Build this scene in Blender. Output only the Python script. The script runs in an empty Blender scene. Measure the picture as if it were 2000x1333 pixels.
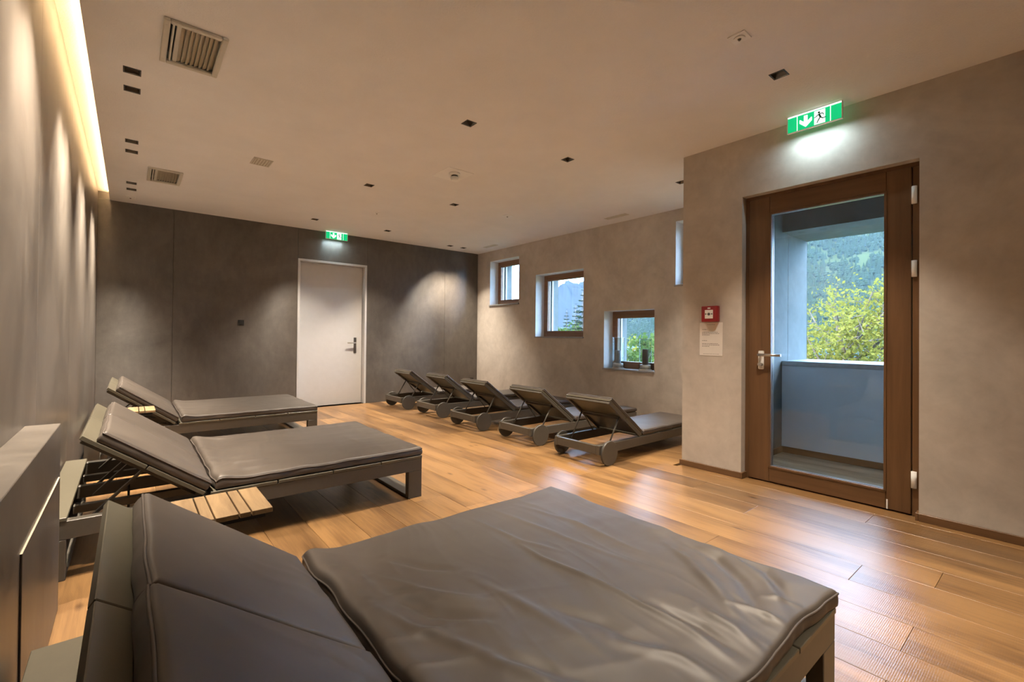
import bpy, bmesh, math, random
import numpy as np
from mathutils import Vector, Matrix

SC = bpy.context.scene
COL = SC.collection
PI = math.pi

# ------------------------------------------------------------------ camera
F_PX, YAW, PITCH, ROLL = 902.7275, 0.69, 0.0082, 0.0092
EYE = Vector((0.0, 0.0, 1.14994))
fw = Vector((math.sin(YAW) * math.cos(PITCH), math.cos(YAW) * math.cos(PITCH), math.sin(PITCH)))
r0 = Vector((math.cos(YAW), -math.sin(YAW), 0))
u0 = r0.cross(fw)
rt = r0 * math.cos(ROLL) + u0 * math.sin(ROLL)
up = -r0 * math.sin(ROLL) + u0 * math.cos(ROLL)
cam_data = bpy.data.cameras.new('camera')
cam_data.sensor_width = 36.0
cam_data.lens = F_PX / 2000 * 36
cam_data.shift_y = -(666.5 - 650.5665) / 2000
cam_data.clip_start = 0.02
cam_data.clip_end = 20000
cam = bpy.data.objects.new('camera', cam_data)
COL.objects.link(cam)
m = Matrix((rt, up, -fw)).transposed().to_4x4()
m.translation = EYE
cam.matrix_world = m
SC.camera = cam

# ------------------------------------------------------------------ world, sun, exposure
SKY_STRENGTH = 14.0
SUN_STRENGTH = 10.0
SPOT_W = 102.0            # every recessed ceiling downlight
WARM = (1.0, 0.85, 0.68)
COVE_EMIT = 46.0
SC.view_settings.view_transform = 'Standard'
SC.view_settings.look = 'None'
SC.view_settings.gamma = 1.0
SC.view_settings.use_curve_mapping = False
SC.view_settings.exposure = 0.52
SC.cycles.volume_bounces = 2

world = bpy.data.worlds.new('daylight_sky')
SC.world = world
world.use_nodes = True
nt = world.node_tree
nt.nodes.clear()
wo = nt.nodes.new('ShaderNodeOutputWorld')
bg = nt.nodes.new('ShaderNodeBackground')
tc = nt.nodes.new('ShaderNodeTexCoord')
mp = nt.nodes.new('ShaderNodeMapping')
mp.inputs['Scale'].default_value = (2.2, 2.2, 7.0)
ns = nt.nodes.new('ShaderNodeTexNoise')
ns.inputs['Scale'].default_value = 2.4
ns.inputs['Detail'].default_value = 6
ns.inputs['Roughness'].default_value = 0.6
rp = nt.nodes.new('ShaderNodeValToRGB')
rp.color_ramp.elements[0].position = 0.47
rp.color_ramp.elements[1].position = 0.74
mx = nt.nodes.new('ShaderNodeMixRGB')
mx.inputs['Color2'].default_value = (0.95, 1.0, 1.06, 1)
nt.links.new(tc.outputs['Generated'], mp.inputs['Vector'])
nt.links.new(mp.outputs['Vector'], ns.inputs['Vector'])
nt.links.new(ns.outputs['Fac'], rp.inputs['Fac'])
nt.links.new(rp.outputs['Color'], mx.inputs['Fac'])
mx.inputs['Color1'].default_value = (0.30, 0.54, 0.92, 1)
nt.links.new(mx.outputs['Color'], bg.inputs['Color'])
bg.inputs['Strength'].default_value = SKY_STRENGTH
nt.links.new(bg.outputs['Background'], wo.inputs['Surface'])

sun_d = bpy.data.lights.new('sun', 'SUN')
sun_d.energy = SUN_STRENGTH
sun_d.angle = 0.01
sun_d.color = (1.0, 0.95, 0.86)
sun = bpy.data.objects.new('sun', sun_d)
COL.objects.link(sun)
sun.location = (-20, 3, 20)
sun.rotation_euler = Vector((0.74, -0.10, -0.66)).to_track_quat('-Z', 'Y').to_euler()

# ------------------------------------------------------------------ room numbers (metres)
H = 2.805
XR = 5.385      # inner face of the window wall
XO = 5.935      # outer face of the facade
XP = 3.888      # inner face of the wall with the balcony door
YP = 2.263      # end of that wall
YB = 7.623      # back wall
XL = -0.330     # left wall
XC = -0.217     # ceiling edge at the light cove
YF = -2.8       # wall behind the camera
ZC = 2.90       # top of the cove
ZR = 3.10


# ------------------------------------------------------------------ materials
def new_mat(name):
    mt = bpy.data.materials.new(name)
    mt.use_nodes = True
    n = mt.node_tree
    n.nodes.clear()
    out = n.nodes.new('ShaderNodeOutputMaterial')
    b = n.nodes.new('ShaderNodeBsdfPrincipled')
    n.links.new(b.outputs['BSDF'], out.inputs['Surface'])
    return mt, n, b


def lnk(n, a, b):
    n.links.new(a, b)


def noise(n, vec, scale, detail=4, rough=0.55, vscale=None, dist=0.0):
    if vscale is not None:
        mpn = n.nodes.new('ShaderNodeMapping')
        mpn.inputs['Scale'].default_value = vscale
        lnk(n, vec, mpn.inputs['Vector'])
        vec = mpn.outputs['Vector']
    t = n.nodes.new('ShaderNodeTexNoise')
    t.inputs['Scale'].default_value = scale
    t.inputs['Detail'].default_value = detail
    t.inputs['Roughness'].default_value = rough
    t.inputs['Distortion'].default_value = dist
    lnk(n, vec, t.inputs['Vector'])
    return t.outputs['Fac']


def ramp(n, fac, stops):
    r = n.nodes.new('ShaderNodeValToRGB')
    e = r.color_ramp.elements
    while len(e) < len(stops):
        e.new(0.5)
    for k, (p, c) in enumerate(stops):
        e[k].position = p
        e[k].color = (*c, 1) if len(c) == 3 else c
    lnk(n, fac, r.inputs['Fac'])
    return r.outputs['Color']


def bump(n, b, h, strength=0.2, dist=0.01):
    bp = n.nodes.new('ShaderNodeBump')
    bp.inputs['Strength'].default_value = strength
    bp.inputs['Distance'].default_value = dist
    lnk(n, h, bp.inputs['Height'])
    lnk(n, bp.outputs['Normal'], b.inputs['Normal'])


def pos(n):
    return n.nodes.new('ShaderNodeNewGeometry').outputs['Position']


def objc(n):
    return n.nodes.new('ShaderNodeTexCoord').outputs['Object']


def simple(name, col, rough=0.5, metal=0.0, var=0.08, scale=14.0, bmp=0.0, spec=0.5):
    mt, n, b = new_mat(name)
    c = Vector(col)
    f = noise(n, objc(n), scale)
    lnk(n, ramp(n, f, [(0.3, tuple(c * (1 - var))), (0.7, tuple(c * (1 + var)))]), b.inputs['Base Color'])
    b.inputs['Roughness'].default_value = rough
    b.inputs['Metallic'].default_value = metal
    b.inputs['Specular IOR Level'].default_value = spec
    if bmp:
        bump(n, b, noise(n, objc(n), scale * 12), bmp, 0.003)
    return mt


def emissive(name, col, strength):
    mt, n, b = new_mat(name)
    b.inputs['Base Color'].default_value = (*col, 1)
    b.inputs['Emission Color'].default_value = (*col, 1)
    b.inputs['Emission Strength'].default_value = strength
    return mt


def plaster(name, lo, hi, rough=0.75, spec=0.5):
    mt, n, b = new_mat(name)
    p = pos(n)
    f1 = noise(n, p, 1.6, 6, 0.62, dist=0.6)
    f2 = noise(n, p, 9.0, 5, 0.6, dist=0.4)
    ad = n.nodes.new('ShaderNodeMath')
    ad.operation = 'MULTIPLY_ADD'
    lnk(n, f2, ad.inputs[0])
    ad.inputs[1].default_value = 0.45
    lnk(n, f1, ad.inputs[2])
    lnk(n, ramp(n, ad.outputs[0], [(0.48, lo), (0.98, hi)]), b.inputs['Base Color'])
    b.inputs['Roughness'].default_value = rough
    b.inputs['Specular IOR Level'].default_value = spec
    bump(n, b, noise(n, p, 60, 4), 0.08, 0.004)
    return mt


def stone_panel(name='dark_stone_panel', brushed=True, lo=(0.058, 0.050, 0.042), hi=(0.140, 0.124, 0.108), vz=0.45):
    mt, n, b = new_mat(name)
    p = pos(n)
    f1 = noise(n, p, 1.3, 7, 0.65, dist=0.8)
    f2 = noise(n, p, 14.0, 6, 0.7, vscale=(1, 1, vz))
    ad = n.nodes.new('ShaderNodeMath')
    ad.operation = 'MULTIPLY_ADD'
    lnk(n, f2, ad.inputs[0])
    ad.inputs[1].default_value = 0.5
    lnk(n, f1, ad.inputs[2])
    lnk(n, ramp(n, ad.outputs[0], [(0.45, lo), (1.0, hi)]), b.inputs['Base Color'])
    rr = n.nodes.new('ShaderNodeMapRange')
    lnk(n, f2, rr.inputs['Value'])
    rr.inputs['To Min'].default_value = 0.30
    rr.inputs['To Max'].default_value = 0.44
    lnk(n, rr.outputs['Result'], b.inputs['Roughness'])
    b.inputs['Specular IOR Level'].default_value = 0.75
    if brushed:
        cz = n.nodes.new('ShaderNodeCombineXYZ')
        cz.inputs['Z'].default_value = 1.0
        lnk(n, cz.outputs[0], b.inputs['Tangent'])
        b.inputs['Anisotropic'].default_value = 0.85
    bump(n, b, f2, 0.05, 0.004)
    return mt


def oak(name, light, dark, grey, rough=0.33, saw=0.35, spec=0.8):
    mt, n, b = new_mat(name)
    geo = n.nodes.new('ShaderNodeNewGeometry')
    inf = n.nodes.new('ShaderNodeObjectInfo')
    sc_ = n.nodes.new('ShaderNodeVectorMath')
    sc_.operation = 'SCALE'
    sc_.inputs[0].default_value = (37.0, 91.0, 13.0)
    lnk(n, inf.outputs['Random'], sc_.inputs['Scale'])
    adv = n.nodes.new('ShaderNodeVectorMath')
    lnk(n, geo.outputs['Position'], adv.inputs[0])
    lnk(n, sc_.outputs[0], adv.inputs[1])
    v = adv.outputs[0]
    g1 = noise(n, v, 1.0, 7, 0.62, vscale=(44, 2.2, 1), dist=1.0)
    g2 = noise(n, v, 1.0, 3, 0.5, vscale=(5, 1.1, 1), dist=0.6)
    ad = n.nodes.new('ShaderNodeMath')
    ad.operation = 'MULTIPLY_ADD'
    lnk(n, g1, ad.inputs[0])
    ad.inputs[1].default_value = 0.7
    lnk(n, g2, ad.inputs[2])
    base = ramp(n, ad.outputs[0], [(0.62, dark), (0.98, light)])
    mg = n.nodes.new('ShaderNodeMixRGB')
    rg = n.nodes.new('ShaderNodeMapRange')
    rg.inputs['From Min'].default_value = 0.35
    rg.inputs['To Max'].default_value = 0.75
    lnk(n, inf.outputs['Random'], rg.inputs['Value'])
    lnk(n, rg.outputs['Result'], mg.inputs['Fac'])
    lnk(n, base, mg.inputs['Color1'])
    gre = n.nodes.new('ShaderNodeMixRGB')
    gre.blend_type = 'MULTIPLY'
    gre.inputs['Fac'].default_value = 1.0
    gre.inputs['Color2'].default_value = (*grey, 1)
    lnk(n, base, gre.inputs['Color1'])
    lnk(n, gre.outputs[0], mg.inputs['Color2'])
    # knots
    vo = n.nodes.new('ShaderNodeTexVoronoi')
    vo.inputs['Scale'].default_value = 1.0
    mk = n.nodes.new('ShaderNodeMapping')
    mk.inputs['Scale'].default_value = (5.0, 2.0, 1)
    lnk(n, v, mk.inputs['Vector'])
    lnk(n, mk.outputs[0], vo.inputs['Vector'])
    kn = ramp(n, vo.outputs['Distance'], [(0.03, (0.22, 0.15, 0.10)), (0.10, (1, 1, 1))])
    kx = n.nodes.new('ShaderNodeMixRGB')
    kx.blend_type = 'MULTIPLY'
    kx.inputs['Fac'].default_value = 0.8
    lnk(n, mg.outputs[0], kx.inputs['Color1'])
    lnk(n, kn, kx.inputs['Color2'])
    lnk(n, kx.outputs[0], b.inputs['Base Color'])
    b.inputs['Roughness'].default_value = rough
    b.inputs['Specular IOR Level'].default_value = spec
    # saw marks across the grain, grain relief
    wv = n.nodes.new('ShaderNodeTexWave')
    wv.bands_direction = 'Y'
    wv.inputs['Scale'].default_value = 48
    wv.inputs['Distortion'].default_value = 1.5
    wv.inputs['Detail'].default_value = 1
    lnk(n, v, wv.inputs['Vector'])
    mw = n.nodes.new('ShaderNodeMath')
    mw.operation = 'MULTIPLY_ADD'
    lnk(n, wv.outputs['Fac'], mw.inputs[0])
    mw.inputs[1].default_value = saw
    lnk(n, g1, mw.inputs[2])
    bump(n, b, mw.outputs[0], 0.14, 0.004)
    return mt


def timber(name, lo, hi, vscale, rough=0.42):
    mt, n, b = new_mat(name)
    g = noise(n, objc(n), 1.0, 6, 0.6, vscale=vscale, dist=0.5)
    lnk(n, ramp(n, g, [(0.3, lo), (0.72, hi)]), b.inputs['Base Color'])
    b.inputs['Roughness'].default_value = rough
    bump(n, b, g, 0.05, 0.002)
    return mt


def leather():
    mt, n, b = new_mat('taupe_leatherette')
    p = objc(n)
    f = noise(n, p, 5, 5)
    lnk(n, ramp(n, f, [(0.3, (0.055, 0.043, 0.034)), (0.75, (0.073, 0.059, 0.047))]), b.inputs['Base Color'])
    b.inputs['Roughness'].default_value = 0.52
    b.inputs['Specular IOR Level'].default_value = 0.62
    bump(n, b, noise(n, p, 420, 2), 0.06, 0.001)
    return mt


def glass_mat(name, tint=(0.96, 0.985, 0.98), rough=0.0):
    mt = bpy.data.materials.new(name)
    mt.use_nodes = True
    n = mt.node_tree
    n.nodes.clear()
    out = n.nodes.new('ShaderNodeOutputMaterial')
    tr = n.nodes.new('ShaderNodeBsdfTransparent')
    tr.inputs['Color'].default_value = (*tint, 1)
    gl = n.nodes.new('ShaderNodeBsdfGlossy')
    gl.inputs['Roughness'].default_value = rough
    fr = n.nodes.new('ShaderNodeFresnel')
    gm = n.nodes.new('ShaderNodeNewGeometry')
    mr = n.nodes.new('ShaderNodeMapRange')        # the same air-to-glass mirror on both faces of the pane
    mr.inputs['To Min'].default_value = 1.45
    mr.inputs['To Max'].default_value = 1 / 1.45
    lnk(n, gm.outputs['Backfacing'], mr.inputs['Value'])
    lnk(n, mr.outputs['Result'], fr.inputs['IOR'])
    mxs = n.nodes.new('ShaderNodeMixShader')
    lnk(n, fr.outputs[0], mxs.inputs[0])
    lnk(n, tr.outputs[0], mxs.inputs[1])
    lnk(n, gl.outputs[0], mxs.inputs[2])
    lnk(n, mxs.outputs[0], out.inputs['Surface'])
    return mt


def leaf_mat(name, lo, hi):
    mt, n, b = new_mat(name)
    f = noise(n, pos(n), 2.3, 3)
    lnk(n, ramp(n, f, [(0.35, lo), (0.65, hi)]), b.inputs['Base Color'])
    b.inputs['Roughness'].default_value = 0.7
    b.inputs['Specular IOR Level'].default_value = 0.05
    tl = n.nodes.new('ShaderNodeBsdfTranslucent')
    tl.inputs['Color'].default_value = (*hi, 1)
    mxs = n.nodes.new('ShaderNodeMixShader')
    mxs.inputs[0].default_value = 0.4
    lnk(n, b.outputs[0], mxs.inputs[1])
    lnk(n, tl.outputs[0], mxs.inputs[2])
    out = [x for x in n.nodes if x.type == 'OUTPUT_MATERIAL'][0]
    lnk(n, mxs.outputs[0], out.inputs['Surface'])
    return mt


MAT = {}
MAT['plaster'] = plaster('grey_plaster', (0.42, 0.382, 0.338), (0.62, 0.572, 0.515))
MAT['reveal'] = simple('white_plaster', (0.80, 0.81, 0.80), 0.7, var=0.03)
MAT['stone'] = stone_panel()
MAT['ledge'] = stone_panel('dark_stone_ledge', False, (0.075, 0.064, 0.053), (0.18, 0.158, 0.135))
MAT['lit_stone'] = stone_panel('lit_stone_panel', True, (0.075, 0.065, 0.055), (0.215, 0.190, 0.165), 0.12)  # lighter, streaked copy of the dark stone with wall-wash light in its colour
MAT['oak'] = oak('oak_planks', (0.305, 0.168, 0.064), (0.125, 0.063, 0.023), (0.44, 0.43, 0.45))
MAT['subfloor'] = simple('floor_joint', (0.07, 0.045, 0.025), 0.8)
MAT['decking'] = oak('weathered_decking', (0.42, 0.36, 0.28), (0.24, 0.20, 0.15), (0.85, 0.9, 0.95), rough=0.6, saw=0.1, spec=0.3)
MAT['door_wood'] = timber('brown_larch', (0.110, 0.055, 0.022), (0.175, 0.090, 0.038), (18, 18, 1.2))
MAT['door_rail'] = timber('brown_larch_rail', (0.110, 0.055, 0.022), (0.175, 0.090, 0.038), (18, 1.2, 18))
MAT['window_wood'] = timber('window_larch', (0.20, 0.105, 0.052), (0.30, 0.165, 0.085), (18, 1.2, 18))
MAT['base_wood'] = timber('baseboard_oak', (0.12, 0.062, 0.026), (0.20, 0.105, 0.046), (14, 1.4, 14))
MAT['slat_wood'] = timber('pale_table_wood', (0.17, 0.105, 0.048), (0.34, 0.225, 0.11), (26, 3, 26), 0.6)
MAT['white'] = simple('white_lacquer', (0.58, 0.58, 0.58), 0.38, var=0.02)
MAT['white_plastic'] = simple('white_plastic', (0.86, 0.86, 0.85), 0.4, var=0.02)
MAT['cream'] = simple('cream_vent_lacquer', (0.60, 0.57, 0.50), 0.45, var=0.03)
MAT['vent_dark'] = simple('vent_cavity', (0.05, 0.045, 0.04), 0.8)
MAT['vent_slat'] = simple('vent_slat_lacquer', (0.44, 0.39, 0.30), 0.5, var=0.04)
MAT['metal'] = simple('taupe_powder_coat', (0.085, 0.076, 0.062), 0.40, var=0.05, scale=30, bmp=0.04)
MAT['deck'] = simple('olive_taupe_powder_coat', (0.100, 0.090, 0.064), 0.36, var=0.04, scale=30, bmp=0.04)
MAT['leather'] = leather()
MAT['piping'] = simple('piping_leather', (0.075, 0.060, 0.050), 0.5, var=0.1)
MAT['rubber'] = simple('black_rubber', (0.03, 0.03, 0.03), 0.6)
MAT['black'] = simple('black_metal', (0.018, 0.017, 0.016), 0.45)
MAT['reflector'] = simple('dark_mirror_reflector', (0.16, 0.14, 0.12), 0.22, 1.0, var=0.05)
MAT['steel'] = simple('brushed_steel', (0.62, 0.60, 0.57), 0.28, 1.0, var=0.05)
MAT['dark_steel'] = simple('dark_steel', (0.22, 0.21, 0.20), 0.35, 1.0, var=0.05)
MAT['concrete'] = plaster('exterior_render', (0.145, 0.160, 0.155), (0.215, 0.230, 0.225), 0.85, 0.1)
MAT['parapet'] = plaster('parapet_lifted_light', (0.66, 0.75, 0.84), (0.74, 0.82, 0.90), 0.8, 0.2)  # bluish daylight brightness put into the parapet colour
MAT['coping'] = simple('sheet_metal_coping', (0.42, 0.45, 0.46), 0.45, 0.3, var=0.12, scale=20)
MAT['sill'] = simple('grey_stone_sill', (0.30, 0.31, 0.32), 0.35, var=0.08)
MAT['glass'] = glass_mat('window_glass')
MAT['lantern_glass'] = glass_mat('lantern_glass', (0.90, 0.93, 0.93))
MAT['red'] = simple('alarm_red', (0.27, 0.008, 0.012), 0.35, var=0.04)
MAT['paper'] = simple('notice_paper', (0.74, 0.71, 0.67), 0.8, var=0.02)
MAT['ink'] = simple('print_ink', (0.10, 0.09, 0.09), 0.8)
MAT['green'] = emissive('sign_green', (0.0, 0.42, 0.15), 0.9)
MAT['sign_white'] = emissive('sign_white', (0.85, 0.95, 0.92), 0.95)
MAT['sign_print'] = simple('sign_green_print', (0.0, 0.16, 0.07), 0.6)
MAT['lamp'] = emissive('downlight_lamp', (1.0, 0.72, 0.42), 9.0)
MAT['led'] = emissive('cove_led', (1.0, 0.66, 0.32), COVE_EMIT)
MAT['grey_candle'] = simple('grey_wax', (0.30, 0.31, 0.33), 0.5)
MAT['brown_candle'] = simple('brown_wax', (0.07, 0.05, 0.04), 0.5)
MAT['lantern_base'] = simple('lantern_base_wood', (0.52, 0.47, 0.41), 0.6, var=0.2)
MAT['bark'] = simple('bark', (0.10, 0.075, 0.055), 0.9, var=0.3, scale=8)
MAT['leaf_yellow'] = leaf_mat('yellow_green_leaf', (0.10, 0.095, 0.016), (0.19, 0.17, 0.034))
MAT['leaf_green'] = leaf_mat('green_leaf', (0.028, 0.05, 0.012), (0.065, 0.095, 0.022))
MAT['needle'] = leaf_mat('spruce_needle', (0.012, 0.022, 0.014), (0.026, 0.042, 0.022))
MAT['forest'] = leaf_mat('mountain_forest', (0.010, 0.022, 0.014), (0.034, 0.055, 0.022))
MAT['meadow'] = plaster('mountain_meadow', (0.026, 0.038, 0.014), (0.048, 0.058, 0.022), 0.9, 0.0)
MAT['rock'] = plaster('mountain_rock', (0.010, 0.014, 0.018), (0.032, 0.037, 0.042), 0.95, 0.0)
MAT['ground'] = plaster('garden_ground', (0.03, 0.045, 0.018), (0.06, 0.075, 0.03), 0.9, 0.0)
mt, n, b = new_mat('lake_water')
b.inputs['Base Color'].default_value = (0.05, 0.12, 0.15, 1)
b.inputs['Roughness'].default_value = 0.12
bump(n, b, noise(n, pos(n), 0.3, 4), 0.3, 0.5)
MAT['water'] = mt
mt, n, b = new_mat('ceiling_woodchip_white')
p_ = pos(n)
lnk(n, ramp(n, noise(n, p_, 3, 3), [(0.3, (0.81, 0.80, 0.80)), (0.7, (0.85, 0.84, 0.84))]), b.inputs['Base Color'])
b.inputs['Roughness'].default_value = 0.8
bump(n, b, noise(n, p_, 95, 3, 0.7), 0.5, 0.006)
MAT['ceiling'] = mt


# ------------------------------------------------------------------ mesh helpers
def link(o, parent=None):
    COL.objects.link(o)
    if parent is not None:
        o.parent = parent
    return o


def tag(o, label=None, cat=None, group=None, kind=None):
    if label:
        o['label'] = label
    if cat:
        o['category'] = cat
    if group:
        o['group'] = group
    if kind:
        o['kind'] = kind
    return o


def empty(name, loc=(0, 0, 0), rz=0.0, label=None, cat=None, group=None, kind=None):
    o = bpy.data.objects.new(name, None)
    o.empty_display_size = 0.1
    o.location = loc
    o.rotation_euler = (0, 0, rz)
    link(o)
    return tag(o, label, cat, group, kind)


class MB:
    """collects boxes, bars, tubes and polygons into one mesh"""

    def __init__(self):
        self.bm = bmesh.new()

    def box(self, x0, x1, y0, y1, z0, z1, mi=0):
        vs = [self.bm.verts.new(c) for c in ((x0, y0, z0), (x1, y0, z0), (x1, y1, z0), (x0, y1, z0),
                                             (x0, y0, z1), (x1, y0, z1), (x1, y1, z1), (x0, y1, z1))]
        for q in ((0, 3, 2, 1), (4, 5, 6, 7), (0, 1, 5, 4), (1, 2, 6, 5), (2, 3, 7, 6), (3, 0, 4, 7)):
            f = self.bm.faces.new([vs[k] for k in q])
            f.material_index = mi
        return self

    def quad(self, *pts, mi=0):
        f = self.bm.faces.new([self.bm.verts.new(p) for p in pts])
        f.material_index = mi
        return self

    def bar(self, p0, p1, w, h, upv=(0, 0, 1)):
        p0, p1 = Vector(p0), Vector(p1)
        d = (p1 - p0).normalized()
        s = d.cross(Vector(upv)).normalized()
        t = s.cross(d).normalized()
        vs = []
        for p in (p0, p1):
            for a, b_ in ((-1, -1), (1, -1), (1, 1), (-1, 1)):
                vs.append(self.bm.verts.new(p + s * (a * w / 2) + t * (b_ * h / 2)))
        for q in ((3, 2, 1, 0), (4, 5, 6, 7), (0, 1, 5, 4), (1, 2, 6, 5), (2, 3, 7, 6), (3, 0, 4, 7)):
            self.bm.faces.new([vs[k] for k in q])
        return self

    def cyl(self, p0, p1, r0_, r1_=None, n=16, caps=True):
        r1_ = r0_ if r1_ is None else r1_
        p0, p1 = Vector(p0), Vector(p1)
        d = (p1 - p0).normalized()
        s = d.orthogonal().normalized()
        t = d.cross(s)
        A, B = [], []
        for k in range(n):
            a = 2 * PI * k / n
            o = s * math.cos(a) + t * math.sin(a)
            A.append(self.bm.verts.new(p0 + o * r0_))
            B.append(self.bm.verts.new(p1 + o * r1_))
        for k in range(n):
            j = (k + 1) % n
            f = self.bm.faces.new((A[k], A[j], B[j], B[k]))
            f.smooth = True
        if caps:
            self.bm.faces.new(A[::-1])
            self.bm.faces.new(B)
        return self

    def poly(self, pts, y0, y1):
        """extrude a polygon drawn in x,z between two y values"""
        A = [self.bm.verts.new((x, y0, z)) for x, z in pts]
        B = [self.bm.verts.new((x, y1, z)) for x, z in pts]
        self.bm.faces.new(A)
        self.bm.faces.new(B[::-1])
        k = len(pts)
        for i in range(k):
            j = (i + 1) % k
            self.bm.faces.new((A[j], A[i], B[i], B[j]))
        return self

    def build(self, name, mat, parent=None, bevel=0.0, seg=1):
        bmesh.ops.recalc_face_normals(self.bm, faces=self.bm.faces)
        if bevel > 0:
            ed = [e for e in self.bm.edges if len(e.link_faces) == 2 and e.calc_face_angle(0) > 0.6]
            bmesh.ops.bevel(self.bm, geom=ed, offset=bevel, segments=seg, affect='EDGES', profile=0.5)
        me = bpy.data.meshes.new(name)
        self.bm.to_mesh(me)
        self.bm.free()
        for mm in (mat if isinstance(mat, (list, tuple)) else [mat]):
            me.materials.append(MAT[mm] if isinstance(mm, str) else mm)
        return link(bpy.data.objects.new(name, me), parent)


def pydata(name, V, Fc, mat, parent=None, smooth=True):
    me = bpy.data.meshes.new(name)
    me.from_pydata([tuple(v) for v in V], [], Fc)
    if smooth:
        me.polygons.foreach_set('use_smooth', [True] * len(me.polygons))
    me.materials.append(MAT[mat])
    me.update()
    return link(bpy.data.objects.new(name, me), parent)


def copy_tree(o, parent=None):
    c = o.copy()
    link(c, parent)
    for ch in list(o.children):
        copy_tree(ch, c)
    return c


def box_obj(name, mat, parent, *b, bevel=0.0):
    return MB().box(*b).build(name, mat, parent, bevel)


def holed(mb, u0, u1, v0, v1, holes, fn, mi=0):
    """rectangle u,v with rectangular holes; fn maps (u,v) to a point"""
    us = sorted({u0, u1, *[h[0] for h in holes], *[h[1] for h in holes]})
    vs = sorted({v0, v1, *[h[2] for h in holes], *[h[3] for h in holes]})
    us = [u for u in us if u0 <= u <= u1]
    vs = [v for v in vs if v0 <= v <= v1]
    for i in range(len(us) - 1):
        for j in range(len(vs) - 1):
            cu, cv = (us[i] + us[i + 1]) / 2, (vs[j] + vs[j + 1]) / 2
            if any(h[0] < cu < h[1] and h[2] < cv < h[3] for h in holes):
                continue
            mb.quad(fn(us[i], vs[j]), fn(us[i + 1], vs[j]), fn(us[i + 1], vs[j + 1]), fn(us[i], vs[j + 1]), mi=mi)


# ------------------------------------------------------------------ noise for the upholstery
def vn(x, y, seed):
    T = np.random.RandomState(seed).rand(64, 64)
    xi, yi = np.floor(x).astype(int), np.floor(y).astype(int)
    fx, fy = x - xi, y - yi
    fx = fx * fx * fx * (fx * (fx * 6 - 15) + 10)
    fy = fy * fy * fy * (fy * (fy * 6 - 15) + 10)
    a, b_ = T[xi % 64, yi % 64], T[(xi + 1) % 64, yi % 64]
    c, d = T[xi % 64, (yi + 1) % 64], T[(xi + 1) % 64, (yi + 1) % 64]
    return (a * (1 - fx) + b_ * fx) * (1 - fy) + (c * (1 - fx) + d * fx) * fy


# ================================================================== SETTING
# ---- floor of oak planks running along y
floor = box_obj('floor', 'subfloor', None, XL - .25, XO, YF - .2, YB + .3, -0.20, -0.020)
tag(floor, kind='structure', label='satin oak plank floor', cat='floor')
random.seed(5)
PW = 0.228
k0 = math.floor((XL - 3.35) / PW)
fixed = {-1: 1.376, -5: 0.405}
for k in range(k0, 10):
    x0, x1 = 3.35 + k * PW, 3.35 + (k + 1) * PW
    a, b_ = max(x0, XL), min(x1, XR)
    if b_ - a < 0.02:
        continue
    yend = YB if b_ <= XR else YP
    cuts = [YF]
    if k + 1 in fixed or k in fixed:
        pass
    y = fixed.get(k, random.uniform(0.0, 2.2))
    while y > YF + 0.4:
        y -= 2.2
    y += 2.2 if y <= YF + 0.4 else 0
    while y < YB - 0.35:
        cuts.append(y)
        y += random.choice((2.2, 2.2, 1.9, 2.05)) if y > 1.5 else 2.2
    cuts.append(YB)
    for i in range(len(cuts) - 1):
        x_hi = b_
        # planks stop at the balcony wall
        segs = [(cuts[i], cuts[i + 1])]
        if b_ > XP + 0.13:
            segs = [(max(cuts[i], YP), cuts[i + 1])] if cuts[i + 1] > YP + .05 else []
            if a < XP and cuts[i] < YP:
                box_obj('plank', 'oak', floor, a + .0005, XP + .1, cuts[i] + .0005, min(cuts[i + 1], YP) - .0005, -0.020, 0.0, bevel=0.0007)
        for (ya, yb) in segs:
            g = 0.0008
            box_obj('plank', 'oak', floor, a + g, x_hi - g, ya + g, yb - g, -0.020, 0.0, bevel=0.001)

# ---- ceiling with the recesses cut out
PAIR_Y = (2.372, 2.659, 3.774, 4.061, 5.162, 5.449, 6.592, 6.884)
DOWN = [(-0.012, y) for y in PAIR_Y]
SINGLE = [(2.007, 2.980), (3.119, 2.988), (2.008, 4.930), (3.120, 4.945), (2.016, 6.900), (3.111, 6.880),
          (4.497, 7.256), (4.788, 7.256), (4.484, 2.634), (3.106, 1.165),
          (2.007, 1.10), (2.007, -.85)]  # these two are unseen, added to brighten the nearest daybed and floor
DH = 0.0445
holes = [(x - DH + .004, x + DH - .004, y - DH + .004, y + DH - .004) for x, y in DOWN + SINGLE]
VENTS = [(0.114, 0.406, 3.004, 3.490), (0.114, 0.400, 5.815, 6.316)]
for (x0, x1, y0, y1) in VENTS:
    holes.append((x0 + .03, x1 - .03, y0 + .03, y1 - .03))
mb = MB()
holed(mb, XC, XR, YF, YB, holes, lambda u, v: (u, v, H))
mb.quad((XC, YF, H), (XC, YB, H), (XC, YB, H + .03), (XC, YF, H + .03))
mb.quad((XC, YF, H + .03), (XC, YB, H + .03), (XC + .10, YB, H + .03), (XC + .10, YF, H + .03))
mb.quad((XC + .10, YF, H + .03), (XC + .10, YB, H + .03), (XC + .10, YB, ZC), (XC + .10, YF, ZC))
mb.quad((XL, YF, ZC), (XL, YB, ZC), (XC + .10, YB, ZC), (XC + .10, YF, ZC))
tag(mb.build('ceiling', 'ceiling'), kind='structure', label='white textured ceiling with a light cove along the left', cat='ceiling')
roof = box_obj('roof_light_block', 'concrete', None, XL - .27, XO + .1, YF - .25, YB + .3, ZR, ZR + .2)  # unseen slab, added to keep sky light out of the ceiling recesses
tag(roof, kind='structure', label='unseen slab added above the ceiling to block sky light', cat='roof')

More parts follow.
